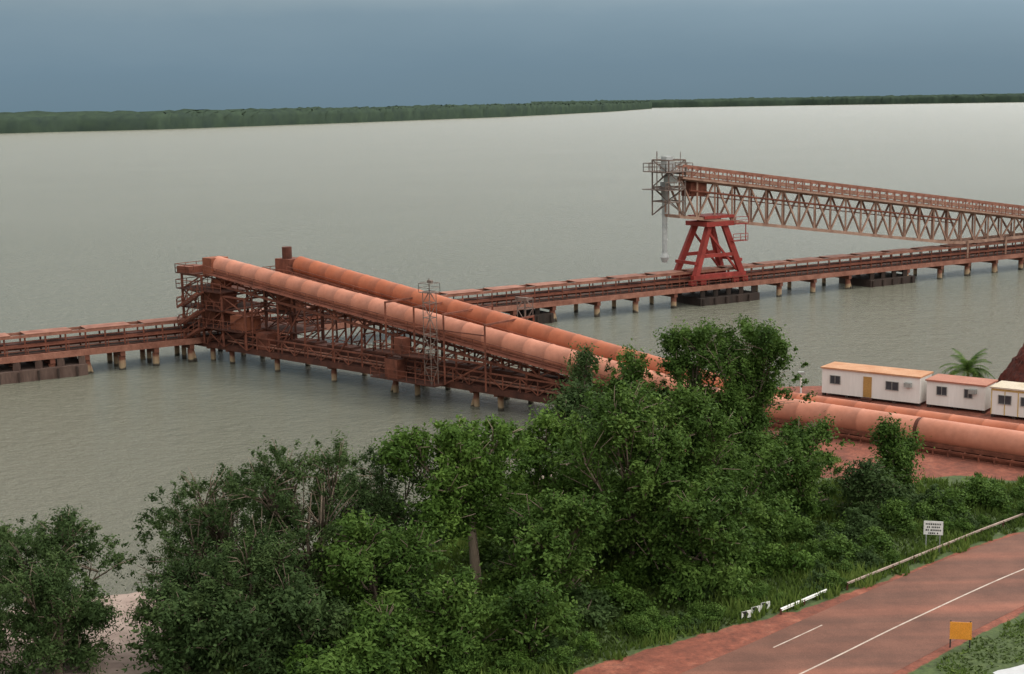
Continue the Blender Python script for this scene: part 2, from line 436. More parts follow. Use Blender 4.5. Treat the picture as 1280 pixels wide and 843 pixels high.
# ---------------------------------------------------------------- ship loader
GS=1.7
sl=thing('ship_loader','red portal ship loader with long dusty lattice boom on the jetty','ship loader',W(28.8+GS,3.3,3.1))
def leg(a,b,nm='leg'):
    mb=MB(); mb.beam(a,b,.8,.9); mb.build(nm,M['red'],sl)
gs=(24.4+GS,33.6+GS); gn=(.8,5.8)
for s,ts in ((gs[0],27.6+GS),(gs[1],30.7+GS)):
    for n,tn in ((gn[0],1.6),(gn[1],5.0)):
        leg(W(s,n,4.6),W(ts,tn,12.3))
mb=MB()
for n in gn:
    mb.beam(W(gs[0]-.7,n,4.3),W(gs[1]+.7,n,4.3),.8,.9)
for s in gs: mb.beam(W(s,gn[0],6.6),W(s,gn[1],6.6),.4,.5)
for n,tn in ((gn[0]+.3,1.2),(gn[1]-.3,5.2)):
    mb.beam(W(gs[0]+1,n,7.6),W(gs[1]-1,n,7.6),.45,.55)
    mb.beam(W(27.5+GS,tn,11),W(gs[1]-.7,n,5),.3,.3)
mb.build('portal_beam',M['red'],sl)
for n in gn:
    for s in (gs[0]-.6,gs[0]+1.3,gs[1]-1.3,gs[1]+.6):
        mb=MB(); mb.obox(W(s-.55,n-.35,3.2),d2*1.1,n2*.7,V((0,0,.72)))
        for q in (-.3,.3): mb.cyl(W(s+q,n-.42,3.4),W(s+q,n+.42,3.4),.28,n=12)
        mb.build('bogie',M['red'],sl)
mb=MB(); mb.obox(W(26.4+GS,.6,12.2),d2*5.6,n2*5.4,V((0,0,.7)))
mb.cyl(W(29+GS,3.3,12.9),W(29+GS,3.3,13.6),1.9,n=24)
mb.obox(W(26.4+GS,1.1,13.4),d2*6.0,n2*4.4,V((0,0,.45)))
mb.build('slew_platform',M['red'],sl)
mb=MB(); mb.obox(W(32.0+GS,.3,12.3),d2*2.6,n2*1.3,V((0,0,.12)))
rail(mb,[W(32+GS,.3,12.4),W(34.6+GS,.3,12.4)],1.1,1.3,.09); mb.obox(W(31.6+GS,.4,9.6),d2*3,n2*1.1,V((0,0,.12))); rail(mb,[W(31.6+GS,.4,9.7),W(34.6+GS,.4,9.7)],1.1,1.4,.09)
mb.beam(W(34.3+GS,.6,9.7),W(34.3+GS,.6,12.4),.15); mb.build('access_platform',M['red'],sl)
def zt(s): return 21.9-.133*(s-24)
def zb(s): return max(14.0-.133*(s-24),5.9)
bs0,bs1=23.4,118
nn=(1.5,5.1)
mb=MB(); N=int((bs1-bs0)/3.4)
ss=np.linspace(bs0,bs1,N+1)
for n in nn:
    for a,b in zip(ss[:-1],ss[1:]):
        mb.beam(W(a,n,zt(a)-1.9),W(b,n,zt(b)-1.9),.34,.7)
        mb.beam(W(a,n,zb(a)),W(b,n,zb(b)),.34,.5)
for i,(a,b) in enumerate(zip(ss[:-1],ss[1:])):
    if zt(a)-zb(a)<2.8: continue
    for n in nn:
        mb.beam(W(a,n,zb(a)),W(a,n,zt(a)-1.7),.26)
        if i%2: mb.beam(W(a,n,zb(a)),W(b,n,zt(b)-1.7),.26)
        else: mb.beam(W(a,n,zt(a)-1.7),W(b,n,zb(b)),.26)
    mb.beam(W(a,nn[0],zb(a)),W(a,nn[1],zb(a)),.2)
    mb.beam(W(a,nn[0],zb(a)),W(b,nn[1],zb(b)),.14)
for s in (88,98,108):
    for n in (1.2,5.4): mb.beam(W(s,n,3),W(s,n,zb(s)+.3),.3)
    mb.beam(W(s,1.2,5.9),W(s,5.4,5.9),.3)
mb.build('boom_truss',M['dusty'],sl)
mb=MB()
mb.obox(W(bs0,.6,zt(bs0)-2.05),d2*(bs1-bs0)+V((0,0,zt(bs1)-zt(bs0))),n2*5.4,V((0,0,.3)))
mb.build('walkway',M['dusty'],sl)
for n in (.65,5.95):
    mb=MB()
    a=W(bs0,n,zt(bs0)-1.75);b=W(bs1,n,zt(bs1)-1.75); 
    mb.beam(a+V((0,0,1.75)),b+V((0,0,1.75)),.22,.34); mb.beam(a+V((0,0,.85)),b+V((0,0,.85)),.12)
    for i in range(55):
        p=a.lerp(b,i/54); mb.beam(p,p+V((0,0,1.7)),.18)
        if i<54 and i%2: mb.beam(p,a.lerp(b,(i+1)/54)+V((0,0,1.7)),.1)
    mb.build('boom_handrail',M['dustyred'],sl)
mb=MB()
mb.beam(W(bs0+1,3.3,zt(bs0+1)-1.0),W(bs1,3.3,zt(bs1)-1.0),1.5,.6); mb.build('boom_belt',M['dusty'],sl)
mb=MB()
mb.obox(W(bs0+2,1.9,zt(bs0+2)-4.4),d2*60+V((0,0,-.133*60)),n2*1.,V((0,0,.16)))
mb.cyl(W(bs0+2,1.4,zt(bs0+2)-3.7),W(bs0+62,1.4,zt(bs0+62)-3.7),.16,n=8)
for i in range(18):
    s=bs0+2+i*3.4; mb.beam(W(s,1.6,zt(s)-4.4),W(s,1.6,zt(s)-3.3),.08)
mb.build('pipe_run',M['rust'],sl)
mb=MB(); mb.obox(W(26,2.0,zt(26)-4.6),d2*3.2,n2*2.4,V((0,0,2.2))); mb.build('drive_housing',M['rust'],sl)
HX=2.9
mb=MB()
lattice(mb,W(18.2+HX,1.2,0),d2*3.2,n2*4.2,14.2,[16.4,18.6,20.9,22.8],.22,.12)
rail(mb,[W(17.2+HX,.6,21.1),W(22.4+HX,.6,21.1),W(22.4+HX,6.4,21.1),W(17.2+HX,6.4,21.1),W(17.2+HX,.6,21.1)],1.2,1.2,.1)
rail(mb,[W(17.2+HX,.6,18.3),W(20.4+HX,.6,18.3)],1.2,1.2,.1)
mb.obox(W(17.2+HX,.5,20.95),d2*5.3,n2*6,V((0,0,.14)))
mb.obox(W(17+HX,.5,18.2),d2*3.5,n2*6,V((0,0,.12)))
mb.beam(W(17.3+HX,3,18.3),W(17.3+HX,3,24.2),.14)
mb.beam(W(20.6+HX,1.4,22),W(20.6+HX,1.4,24.0),.1)
mb.build('head_frame',M['mast'],sl)
mb=MB()
mb.cyl(W(19.8+HX,4.6,21.8),W(19.8+HX,2.6,21.8),.75,n=16); mb.obox(W(18.4+HX,2,21.1),d2*1.2,n2*1.4,V((0,0,2.3)))
mb.obox(W(20.4+HX,4.2,21.1),d2*1.,n2*1.,V((0,0,2.0)))
mb.build('head_drive',M['spout'],sl)
mb=MB()
mb.obox(W(18.6+HX,1.6,19.2),d2*1.6,n2*1.4,V((0,0,1.2))); mb.build('control_cabinet',M['grey'],sl)
mb=MB()
cx,cn=20.6+HX,5.4
mb.cyl(W(cx,cn,19.3),W(cx,cn,16.5),.75,.46,n=16)
for i in range(4): mb.cyl(W(cx,cn,16.6-i*2.1),W(cx,cn,14.5-i*2.1),.44-.02*i,n=16)
for i in range(5): mb.cyl(W(cx,cn,16.6-i*2.1),W(cx,cn,16.4-i*2.1),.54-.02*i,n=16)
mb.cyl(W(cx,cn,8.2),W(cx,cn,7.4),.42,.72,n=16); mb.cyl(W(cx,cn,7.4),W(cx,cn,6.6),.72,.4,n=16)
mb.build('loading_spout',M['spout'],sl)

# ---------------------------------------------------------------- inclined conveyors
e=V((.742,-.671,0)); m_=V((.671,.742,0)); Q=V((-38,180.4,0))
def C(q,m,z): return Q+e*q+m_*m+V((0,0,z))
def conveyor(m0,q0,z0,slope,zg,q1,r,covermat,label,gap=None):
    qk=q0+(z0-zg)/slope
    def zc(q): return z0-slope*(q-q0) if q<qk else zg
    t=thing('covered_conveyor',label,'conveyor',C(q0,m0,z0),'covered ore conveyors')
    pts=[];rad=[]
    q=q0
    while q<q1:
        lip=.03 if q<qk else .015
        for dq,dr in ((0,lip),(.16,lip),(.17,0),(2.9,0)):
            if q+dq<q1: pts.append(C(q+dq,m0,zc(q+dq)));rad.append(r+dr)
        q+=2.91
    if gap:
        sets=[[i for i,p in enumerate(pts) if (p-C(0,m0,p.z)).dot(e)<gap],[i for i,p in enumerate(pts) if (p-C(0,m0,p.z)).dot(e)>gap]]
        g0=C(gap-.18,m0,zc(gap)); g1=C(gap+.18,m0,zc(gap))
        A=[pts[i] for i in sets[0]]+[g0]; RA=[rad[i] for i in sets[0]]+[r]
        B=[g1]+[pts[i] for i in sets[1] if (pts[i]-C(0,m0,pts[i].z)).dot(e)>gap+.3]; RB=[r]*len(B)
        segs=[(A,RA),(B,RB)]
    else: segs=[(pts,rad)]
    for P_,R_ in segs:
        mb=MB(); mb.path(P_,R_,28); mb.build('cover',covermat,t,smooth=True)
    mb=MB(); qs=np.arange(q0,q1,2.6)
    for a,b in zip(qs[:-1],qs[1:]):
        za,zb_=zc(a),zc(b)
        top=-r*.75
        for sd in (-1,1):
            mm=m0+sd*(r*.95)
            mb.beam(C(a,mm,za+top),C(b,mm,zb_+top),.2,.3)
            if a<qk-2:
                lo=-r-1.15
                mb.beam(C(a,mm,za+lo),C(b,mm,zb_+lo),.2,.26)
                mb.beam(C(a,mm,za+lo),C(a,mm,za+top),.14)
                mb.beam(C(a,mm,za+(lo if int(a/2.6)%2 else top)),C(b,mm,zb_+(top if int(a/2.6)%2 else lo)),.12)
            else:
                mb.beam(C(a,mm,2.8),C(a,mm,zg+top),.2)
                mb.beam(C(a,mm,3.14),C(b,mm,3.14),.16,.2)
                if sd<0:
                    for kk in (0,1.3):
                        mb.beam(C(a+kk,mm-.5,2.8),C(a+kk,mm-.5,3.45),.14); mb.beam(C(a+kk,mm-.5,3.35),C(a+kk,mm,3.55),.1)
                    mb.beam(C(a,mm-.5,3.45),C(b,mm-.5,3.45),.14,.16)
        mb.beam(C(a,m0-r*.95,za-r*1.0),C(a,m0+r*.95,za-r*1.0),.16)
    mb.beam(C(q0,m0,zc(q0)-r-.2),C(min(qk,q1),m0,zg-r-.0),.9,.15)
    mb.build('truss',M['rust'],t)
    mb=MB()
    w1=m0-(r+.95)
    a=C(q0,w1,z0-r*.9);b=C(qk,w1,zg-r*.9)
    mb.obox(a,e*(qk-q0)+V((0,0,zg-z0)),m_*.85,V((0,0,.08)))
    rail(mb,[a,b],1.05,2.4,.07)
    mb.build('walkway',M['rust'],t)
    return t,zc,qk
R=1.1
t1,zc1,qk1=conveyor(0,1.2,12.35,.104,4.5,118,R,M['cover'],'long dusty pink covered conveyor rising from land to the jetty tower',gap=96.8)
t2,zc2,qk2=conveyor(2.9,13.8,12.8,.125,4.4,118,R,M['cover2'],'brick red covered conveyor rising beside the pink one')
mb=MB(); mb.cyl(C(96.5,0,4.5),C(97.1,0,4.5),R*.96,n=24); mb.build('joint_ring',M['rustdark'],t1)
mb=MB(); mb.obox(C(-.3,-1.3,11.0),e*1.9,m_*2.6,V((0,0,2.3)));mb.build('head_box',M['orange'],t1)
for k,q in enumerate((9,14,19,24,29,34,39,44,49,54,59,63)):
    for (t,zc,m0) in ((t1,zc1,0),(t2,zc2,2.9)):
        if q<14.5 and m0>0: continue
        zt_=zc(q)-R-1.2
        mb=MB()
        for sd in (-1,1):
            mb.beam(C(q,m0+sd*(1.1),2.5),C(q,m0+sd*.95,zt_),.22)
        mb.beam(C(q,m0-1.1,zt_),C(q,m0+1.1,zt_),.22)
        z=2.6
        while z+1.8<zt_:
            mb.beam(C(q,m0-1.1,z),C(q,m0+1.1,z+1.8),.12)
            mb.beam(C(q,m0-1.1,z+1.8),C(q,m0+1.1,z+1.8),.14); z+=1.8
        if k%2: mb.beam(C(q,m0-1.05,2.6),C(q+4.5,m0-1.0,zc(q+4.5)-R-1.1),.16)
        mb.build('support_bent',M['rustdark'] if m0>0 else M['rust'],t)
tr=thing('trestle','low rusty steel trestle on piles carrying the inclined conveyors','trestle',C(30,1.5,0))
q0,q1=-6,68
mb=MB()
mb.obox(C(q0,-1.4,2.45),e*(q1-q0),m_*6.7,V((0,0,.12)))
for m0 in (-1.5,1.6,5.3): mb.beam(C(q0,m0,2.2),C(q1,m0,2.2),.3,.6)
for q in np.arange(q0,q1,3): mb.beam(C(q,-1.5,2.1),C(q,5.3,2.1),.2,.4)
mb.build('deck',M['rustdark'],tr)
mb=MB()
for a in np.arange(8,q1-2.4,2.4):
    mb.beam(C(a,-1.55,2.55),C(a,-1.55,4.1),.13); mb.beam(C(a,-1.55,4.1),C(a+2.4,-1.55,4.1),.16)
    mb.beam(C(a,-1.55,2.55 if int(a/2.4)%2 else 4.1),C(a+2.4,-1.55,4.1 if int(a/2.4)%2 else 2.55),.1)
mb.build('side_truss',M['rust'],tr)
mb=MB(); mb.obox(C(7,.2,3.0),e*58,m_*1.6,V((0,0,.9)))
for q in np.arange(7.5,64,3): mb.beam(C(q,1,2.5),C(q,1,3.1),.2)
for k in range(9): mb.obox(C(9+k*6.3,.1,3.902),e*4.2,m_*1.8,V((0,0,.25)))
mb.build('return_conveyor',M['rustdark'],tr)
mb=MB(); mb.cyl(C(4,-1.1,3.0),C(66,-1.1,3.0),.13,n=8); mb.cyl(C(4,-.8,3.25),C(66,-.8,3.25),.1,n=8)
for q in np.arange(5,66,4): mb.beam(C(q,-1.2,2.55),C(q,-.7,3.2),.08)
mb.build('pipe_run',M['dustyred'],tr)
railobj(tr,M['rust'],[C(q0,5.35,2.5),C(q1,5.35,2.5)],h=1.05,sp=2.2,t=.08)
for q in (-5.,0,4,13.,23.5,34,37.5,46.5,50,60):
    for m0 in (-.6,4.2):
        mb=MB(); mb.cyl(C(q,m0,-4),C(q,m0,1.9),.33,n=10); mb.beam(C(q,m0-.8,1.85),C(q,m0+.8,1.85),.5,.4)
        if q in(34,46.5): mb.cyl(C(q-2.4,m0,-4),C(q,m0,1.6),.18,n=8)
        mb.build('pile',M['pile'],tr)

tt=thing('transfer_tower','rusty open steel transfer tower at the head of the conveyors','tower',C(0,1.5,2.4))
mb=MB()
T0=-3.9
lattice(mb,C(T0,-2,0),e*4.2,m_*7,2.4,[4.6,6.9,9.2,11.1],.28,.14)
lattice(mb,C(.3,-2,0),e*4.0,m_*7,2.4,[4.6,6.9,9.2],.28,.14)
lattice(mb,C(4.3,-2,0),e*4.6,m_*7,2.4,[4.6,6.9,8.8],.24,.12)
for z in (4.6,6.9,9.2):
    for i in range(4): mb.beam(C(T0+i*2.4,-2.1,z-2.2),C(T0+1.3+i*2.4,-2.1,z),.12)
mb.build('frame',M['rust'],tt)
for z,qa,qb in ((4.6,T0-.3,9),(6.9,T0-.5,5),(9.2,T0-.5,5),(11.2,T0-.5,-.4)):
    mb=MB(); mb.obox(C(qa,-2.6,z),e*(qb-qa),m_*8.2,V((0,0,.14))); mb.build('floor',M['rustdark'],tt)
    railobj(tt,M['rust'],[C(qb,-2.6,z+.14),C(qa,-2.6,z+.14),C(qa,5.6,z+.14)],h=1.05,sp=1.4,t=.08)
mb=MB(); mb.obox(C(-3.2,.2,4.75),e*3,m_*2.6,V((0,0,4.4))); mb.build('chute',M['orange'],tt)
mb=MB(); mb.obox(C(.8,-.9,7.05),e*2.6,m_*1.9,V((0,0,2.1))); mb.build('hopper',M['rust'],tt)
mb=MB()
mb.add([C(1,-1.,10.6),C(3.4,-1.,10.6),C(3.4,1.2,10.6),C(1,1.2,10.6),C(-2,.3,7),C(-1,.3,7),C(-1,1.3,7),C(-2,1.3,7)],[(0,1,2,3),(0,1,5,4),(1,2,6,5),(2,3,7,6),(3,0,4,7),(4,5,6,7)])
mb.build('chute',M['orange'],tt)
for z in (2.5,4.7,7):
    mb=MB()
    a=C(T0+.9,-2.7,z);b=C(T0+5.4,-2.7,z+2.2)
    mb.beam(a,b,.12,.3); mb.beam(a-m_*.9,b-m_*.9,.12,.3)
    for i in range(9):
        p=a.lerp(b,(i+.5)/9); mb.obox(p-m_*.9-e*.12,e*.25,m_*.9,V((0,0,.05)))
    rail(mb,[a-m_*.95,b-m_*.95],1.,1.2,.07)
    mb.build('stair',M['rust'],tt)
mb=MB(); mb.obox(C(T0-.3,-2.5,11.34),e*2.6,m_*2.5,V((0,0,.8))); mb.build('machinery_cabinet',M['rust'],tt)
mb=MB(); mb.obox(C(5.6,-1.8,4.75),e*3.0,m_*2.4,V((0,0,1.7))); mb.build('hopper',M['orange'],tt)
mb=MB(); mb.obox(C(9.8,-1.2,2.6),e*2.2,m_*1.9,V((0,0,2.0))); mb.build('switch_cabinet',M['rust'],tt)

ht=thing('head_tower','brown steel tower with round dust stack at conveyor end','tower',C(11.5,3,2.4))
mb=MB()
lattice(mb,C(9.2,1,0),e*5.6,m_*4.2,2.4,[4.7,7,9.3,11.2],.26,.13)
mb.build('frame',M['rustdark'],ht)
for z in (4.7,7,11.2):
    mb=MB(); mb.obox(C(8.8,.6,z),e*6.4,m_*5,V((0,0,.14))); mb.build('floor',M['rustdark'],ht)
railobj(ht,M['rust'],[C(15.1,.6,11.35),C(8.8,.6,11.35),C(8.8,5.6,11.35)],[C(15.1,.6,7.1),C(8.8,.6,7.1)],h=1.05,sp=1.4,t=.09)
mb=MB(); mb.obox(C(10.4,1.8,11.35),e*2.8,m_*2.4,V((0,0,2.2))); mb.build('head_box',M['rust'],ht)
mb=MB(); mb.cyl(C(11.8,2.6,12),C(11.8,2.6,15.0),.6,n=18); mb.build('stack',M['rustdark'],ht)
mb=MB(); mb.obox(C(10,2,7.15),e*3,m_*2,V((0,0,4))); mb.build('hopper',M['orange'],ht)

mf=thing('support_tower','rusty steel frame straddling both inclined conveyors over water','tower',C(37,1.5,2.4))
mb=MB()
for q,zt_ in ((34.5,10.6),(39,10.4),(43.5,10.0),(49.5,9.4)):
    for m0 in (-2.3,5.4): mb.beam(C(q,m0,2.3),C(q,m0,zt_),.2)
    mb.beam(C(q,-2.3,zt_-.1),C(q,5.4,zt_-.1),.16,.2)
for a,b in ((34.5,39),(39,43.5),(43.5,49.5)):
    for m0 in (-2.3,5.4):
        mb.beam(C(a,m0,5.2),C(b,m0,5.2),.18)
        mb.beam(C(a,m0,2.4),C(b,m0,5.2),.12)
        mb.beam(C(a,m0,8.2),C(b,m0,8.2),.13)
mb.build('frame',M['rust'],mf)
mb=MB(); mb.obox(C(34,-3.8,5.1),e*8.6,m_*1.6,V((0,0,.14))); mb.build('platform',M['rustdark'],mf)
mb=MB(); mb.obox(C(33.5,-3.9,2.25),e*10,m_*2.4,V((0,0,.16))); mb.build('platform',M['rustdark'],mf)
railobj(mf,M['rust'],[C(34,-2.3,5.2),C(34,-3.8,5.2),C(42.6,-3.8,5.2),C(42.6,-2.3,5.2)],[C(33.5,-3.9,2.4),C(43.5,-3.9,2.4)],h=1.05,sp=1.4,t=.07)
mb=MB(); mb.obox(C(35.5,-3.6,2.42),e*2.,m_*1.2,V((0,0,2.1))); mb.build('switch_cabinet',M['rust'],mf)
mb=MB(); mb.obox(C(37,-3.5,5.25),e*1.4,m_*1.1,V((0,0,1.7))); mb.build('switch_cabinet',M['rust'],mf)
gm=thing('lattice_mast','slim weathered lattice mast standing beside the conveyors','mast',C(42.8,-3.2,2.4))
qm=41.9
mb=MB(); lattice(mb,C(qm,-3.7,0),e*1.0,m_*1.0,2.4,[4.2,6,7.8,9.6,11.2,12.4],.08,.04)
mb.build('lattice',M['mast'],gm)
mb=MB(); mb.obox(C(qm-.3,-4.0,12.3),e*1.6,m_*1.6,V((0,0,.08))); rail(mb,[C(qm-.3,-4.,12.4),C(qm+1.3,-4.,12.4),C(qm+1.3,-2.4,12.4),C(qm-.3,-2.4,12.4),C(qm-.3,-4.,12.4)],.9,1.0,.05)
mb.beam(C(qm+.5,-3.2,12.4),C(qm+.5,-3.2,13.8),.09); mb.obox(C(qm+.3,-3.3,13.3),e*.6,m_*.3,V((0,0,.3)))
mb.build('platform',M['mast'],gm)
g2=thing('lattice_mast','slim weathered lattice mast standing beside the conveyors','mast',C(47.6,6.2,2.4))
mb=MB(); lattice(mb,C(47,5.6,0),e*1.2,m_*1.2,2.0,[3.9,5.4,6.9,8.4,9.9,11.0],.1,.05)
mb.beam(C(46.8,5.6,11),C(48.5,5.6,11),.3,.4)
mb.build('lattice',M['mast'],g2)

# ---------------------------------------------------------------- portable offices
def office(p0,dirv,L,D,H,roof,label,doors,wins,trim=None,z0=3.0):
    t=thing('portable_office',label,'portable office',(p0[0],p0[1],z0),'portable site offices beside the conveyor')
    dx=V((*dirv,0)).normalized(); dy=V((-dx.y,dx.x,0)); 
    o=V((p0[0],p0[1],z0+.3))
    mb=MB(); mb.obox(o,dx*L,dy*D,V((0,0,H))); mb.build('wall',M['white'],t)
    mb=MB(); mb.obox(o-dx*.12-dy*.15+V((0,0,H+.002)),dx*(L+.24),dy*(D+.3),V((0,0,.14))); mb.build('roof',M[roof],t)
    for i in range(int(L/2)+1):
        for j in (0.1,D-.4):
            mb=MB(); mb.obox(o+dx*(i*(L-.3)/int(L/2))+dy*j-V((0,0,.36)),dx*.3,dy*.3,V((0,0,.358))); mb.build('footing',M['concdark'],t)
    for a in doors:
        mb=MB(); mb.obox(o+dx*a-dy*.05+V((0,0,.05)),dx*.85,dy*.06,V((0,0,2.0))); mb.build('door',M['door'],t)
        mb=MB()
        for i in range(2): mb.obox(o+dx*(a-.1)-dy*(.9-.4*i)-V((0,0,.3)),dx*1.05,dy*.4,V((0,0,.14+.14*i)))
        mb.build('door_step',M['rustdark'],t)
    for a,w in wins:
        mb=MB(); mb.obox(o+dx*a-dy*.04+V((0,0,1.05)),dx*w,dy*.06,V((0,0,.75))); wo=mb.build('window',M['glass'],t)
        mb=MB()
        for k in (0,.8): mb.obox(o+dx*(a-.05)-dy*.08+V((0,0,1.0+k)),dx*(w+.1),dy*.1,V((0,0,.05)))
        for k in (-.05,w/2-.03,w): mb.obox(o+dx*(a+k)-dy*.085+V((0,0,1.05)),dx*.05,dy*.1,V((0,0,.75)))
        f=mb.build('frame',M['grey'],t); f.parent=wo
    mb=MB(); mb.obox(o+dx*(L-1.4)-dy*.45+V((0,0,1.5)),dx*.65,dy*.448,V((0,0,.42))); mb.build('air_conditioner',M['grey'],t)
    if trim:
        mb=MB(); mb.obox(o-dy*.03+V((0,0,H-.2)),dx*L,dy*.029,V((0,0,.18)));
        for i in range(int(L/1.2)+1): mb.obox(o+dx*(i*1.2)-dy*.03,dx*.08,dy*.029,V((0,0,H-.2)))
        mb.build('trim',M[trim],t)
dv=(.797,-.604)
office((30.4,137.2),dv,9.9,3.0,2.45,'roofA','long white portable office with orange rust roof and ochre door',[4.3],[(.9,1.0),(6.6,1.2)])
office((38.9,131.0),dv,5.5,3.0,2.25,'roofB','short white portable office with red dusted roof',[],[(1.0,.9),(3.6,.7)])
office((43.4,126.4),dv,8.0,3.0,2.4,'roofC','white portable office with yellow trim and pale roof',[5.6],[(.7,1.1),(2.7,1.1)],trim='trim')

rng=np.random.default_rng(4)
n=64; rr=np.linspace(0,1,30); vs=[];
for r_ in rr:
    for i in range(n):
        a=2*math.pi*i/n; rad=7.8*r_*(1+.06*math.sin(3*a+1)+.02*rng.normal())
        vs.append((54.8+rad*math.cos(a),135.5+rad*math.sin(a)*.95,2.9+12.*(1-r_)+.22*rng.normal()*(r_<1)))
fc=[]
for j in range(29):
    for i in range(n): fc.append((j*n+i,j*n+(i+1)%n,(j+1)*n+(i+1)%n,(j+1)*n+i))
mb=MB(); mb.add(vs,fc); o=mb.build('ore_stockpile',M['ore'],smooth=False)
o['label']='dark red ore stockpile behind the portable offices'; o['category']='stockpile'

lp=thing('light_pole','slim white light pole on the shore beside the office','light pole',(28.6,138.5,3))
mb=MB(); mb.cyl((28.6,138.5,2.9),(28.6,138.5,4.9),.09,n=10); mb.build('pole',M['sign'],lp)
mb=MB(); mb.obox((28.3,138.3,4.9),(.6,0,0),(0,.4,0),(0,0,.25)); mb.build('lamp_head',M['grey'],lp)

# ---------------------------------------------------------------- signs, guard rails
sg=thing('road_sign','small white two post road sign in the roadside grass','road sign',(26.9,88,3))
dirx=V((.97,-.22,0)).normalized(); pn=V((-.22,-.97,0))
b=V((26.4,88.1,3))
for k in (0,.85):
    mb=MB(); mb.cyl(b+dirx*k,b+dirx*k+V((0,0,2.0)),.04,n=8); mb.build('post',M['grey'],sg)
mb=MB(); mb.obox(b-dirx*.17+V((0,0,1.15))+pn*.05,dirx*1.2,pn*.03,V((0,0,.9))); mb.build('panel',M['sign'],sg)
mb=MB(); random.seed(8)
mb.obox(b-dirx*.14+V((0,0,1.18))+pn*.081,dirx*1.14,pn*.004,V((0,0,.84))); mb.cur=1
for r_,(a0,a1) in enumerate(((.12,1.08),(.2,1.0),(.12,1.05),(.3,.9))):
    x=a0
    while x<a1:
        w=random.uniform(.06,.1); mb.obox(b+dirx*(x-.17)+pn*.084+V((0,0,1.9-.2*r_-.1)),dirx*w,pn*.005,V((0,0,.11))); x+=w+.035
        if random.random()<.18: x+=.07
mb.build('lettering',[M['sign'],M['ink']],sg)

os_=thing('warning_board','square orange warning board on dark posts by the road','road sign',(23.4,71.8,3))
b=V((22.95,71.9,3)); dx=V((.985,-.17,0)); pn=V((-.17,-.985,0))
for k in (.05,1.05):
    mb=MB(); mb.beam(b+dx*k,b+dx*k+V((0,0,1.5)),.06); mb.build('post',M['ink'],os_)
mb=MB(); mb.obox(b+V((0,0,.5))+pn*.06,dx*1.12,pn*.03,V((0,0,.95))); mb.build('panel',M['orangesign'],os_)

def guard(pts,label,h=.72,m='railpaint',hw=.16):
    t=thing('guard_rail',label,'guard rail',(pts[0][0],pts[0][1],3),'roadside guard rails')
    mb=MB()
    prof=[(-.02,-hw),(.05,-hw*.6),(-.02,0),(.05,hw*.6),(-.02,hw)]
    P=[V((x,y,3+h)) for x,y in pts]
    for a,b in zip(P[:-1],P[1:]):
        d=(b-a).normalized(); s=V((d.y,-d.x,0))
        vs=[]
        for p in (a,b):
            for x,z in prof: vs.append(p+s*x+V((0,0,z)))
            for x,z in prof: vs.append(p+s*(x-.02)+V((0,0,z)))
        fs=[(i,i+1,i+11,i+10) for i in range(4)]+[(i+5,i+15,i+16,i+6) for i in range(4)]
        mb.add(vs,fs)
    mb.build('rail_beam',M[m],t)
    for a,b in zip(P[:-1],P[1:]):
        n=max(1,int((b-a).length/2.))
        for i in range(n):
            p=a.lerp(b,i/n); q=MB(); q.beam((p.x,p.y,2.9),(p.x,p.y,3+h+.05),.1); q.build('post',M['rustdark'],t)
guard([(15.0,77.2),(18.3,80.3)],'short white painted guard rail end beside the road',.28,'sign',.09)
guard([(19.7,81.1),(25,85.8),(31,91.2),(35.1,94.7),(44,101)],'long dusty guard rail with dark posts along the road',.4,'railpaint',.07)
for k in range(3):
    x=12.6+k*.66; y=76.2+k*.68
    t=thing('chevron_marker','small black and white striped marker at guard rail end','road marker',(x,y,3),'striped guard rail markers')
    dx=V((.86,.5,0)).normalized(); pn=V((.5,-.86,0)); b=V((x,y,2.95))
    mb=MB(); mb.beam(b+dx*.3-pn*.05,b+dx*.3-pn*.05+V((0,0,.5)),.07); mb.build('post',M['rustdark'],t)
    mb=MB(); mb.obox(b+V((0,0,.2)),dx*.66,pn*.03,V((0,0,.42))); mb.build('panel',M['sign'],t)
    mb=MB(); c=b+V((0,0,.2))+pn*.036
    mb.add([c+dx*.0,c+dx*.33,c+dx*.5+V((0,0,.21)),c+dx*.33+V((0,0,.42)),c+dx*.0+V((0,0,.42)),c+dx*.17+V((0,0,.21))],[(0,1,2,5),(5,2,3,4)])
    mb.build('chevron',M['ink'],t)
mb=MB(); pts=[]
for i in range(24):
    a=2*math.pi*i/24; pts.append((27.0+2.8*math.cos(a)*(1+.08*math.sin(5*a)),68.0+1.5*math.sin(a)*(1+.12*math.cos(4*a)),3.012))
mb.add(pts,[tuple(range(24))])
o=mb.build('wet_path',mat('pale_wet_patch',(.36,.36,.37),(.52,.54,.56),.5,.3,bump=.02,fine=.06)); o['kind']='structure'

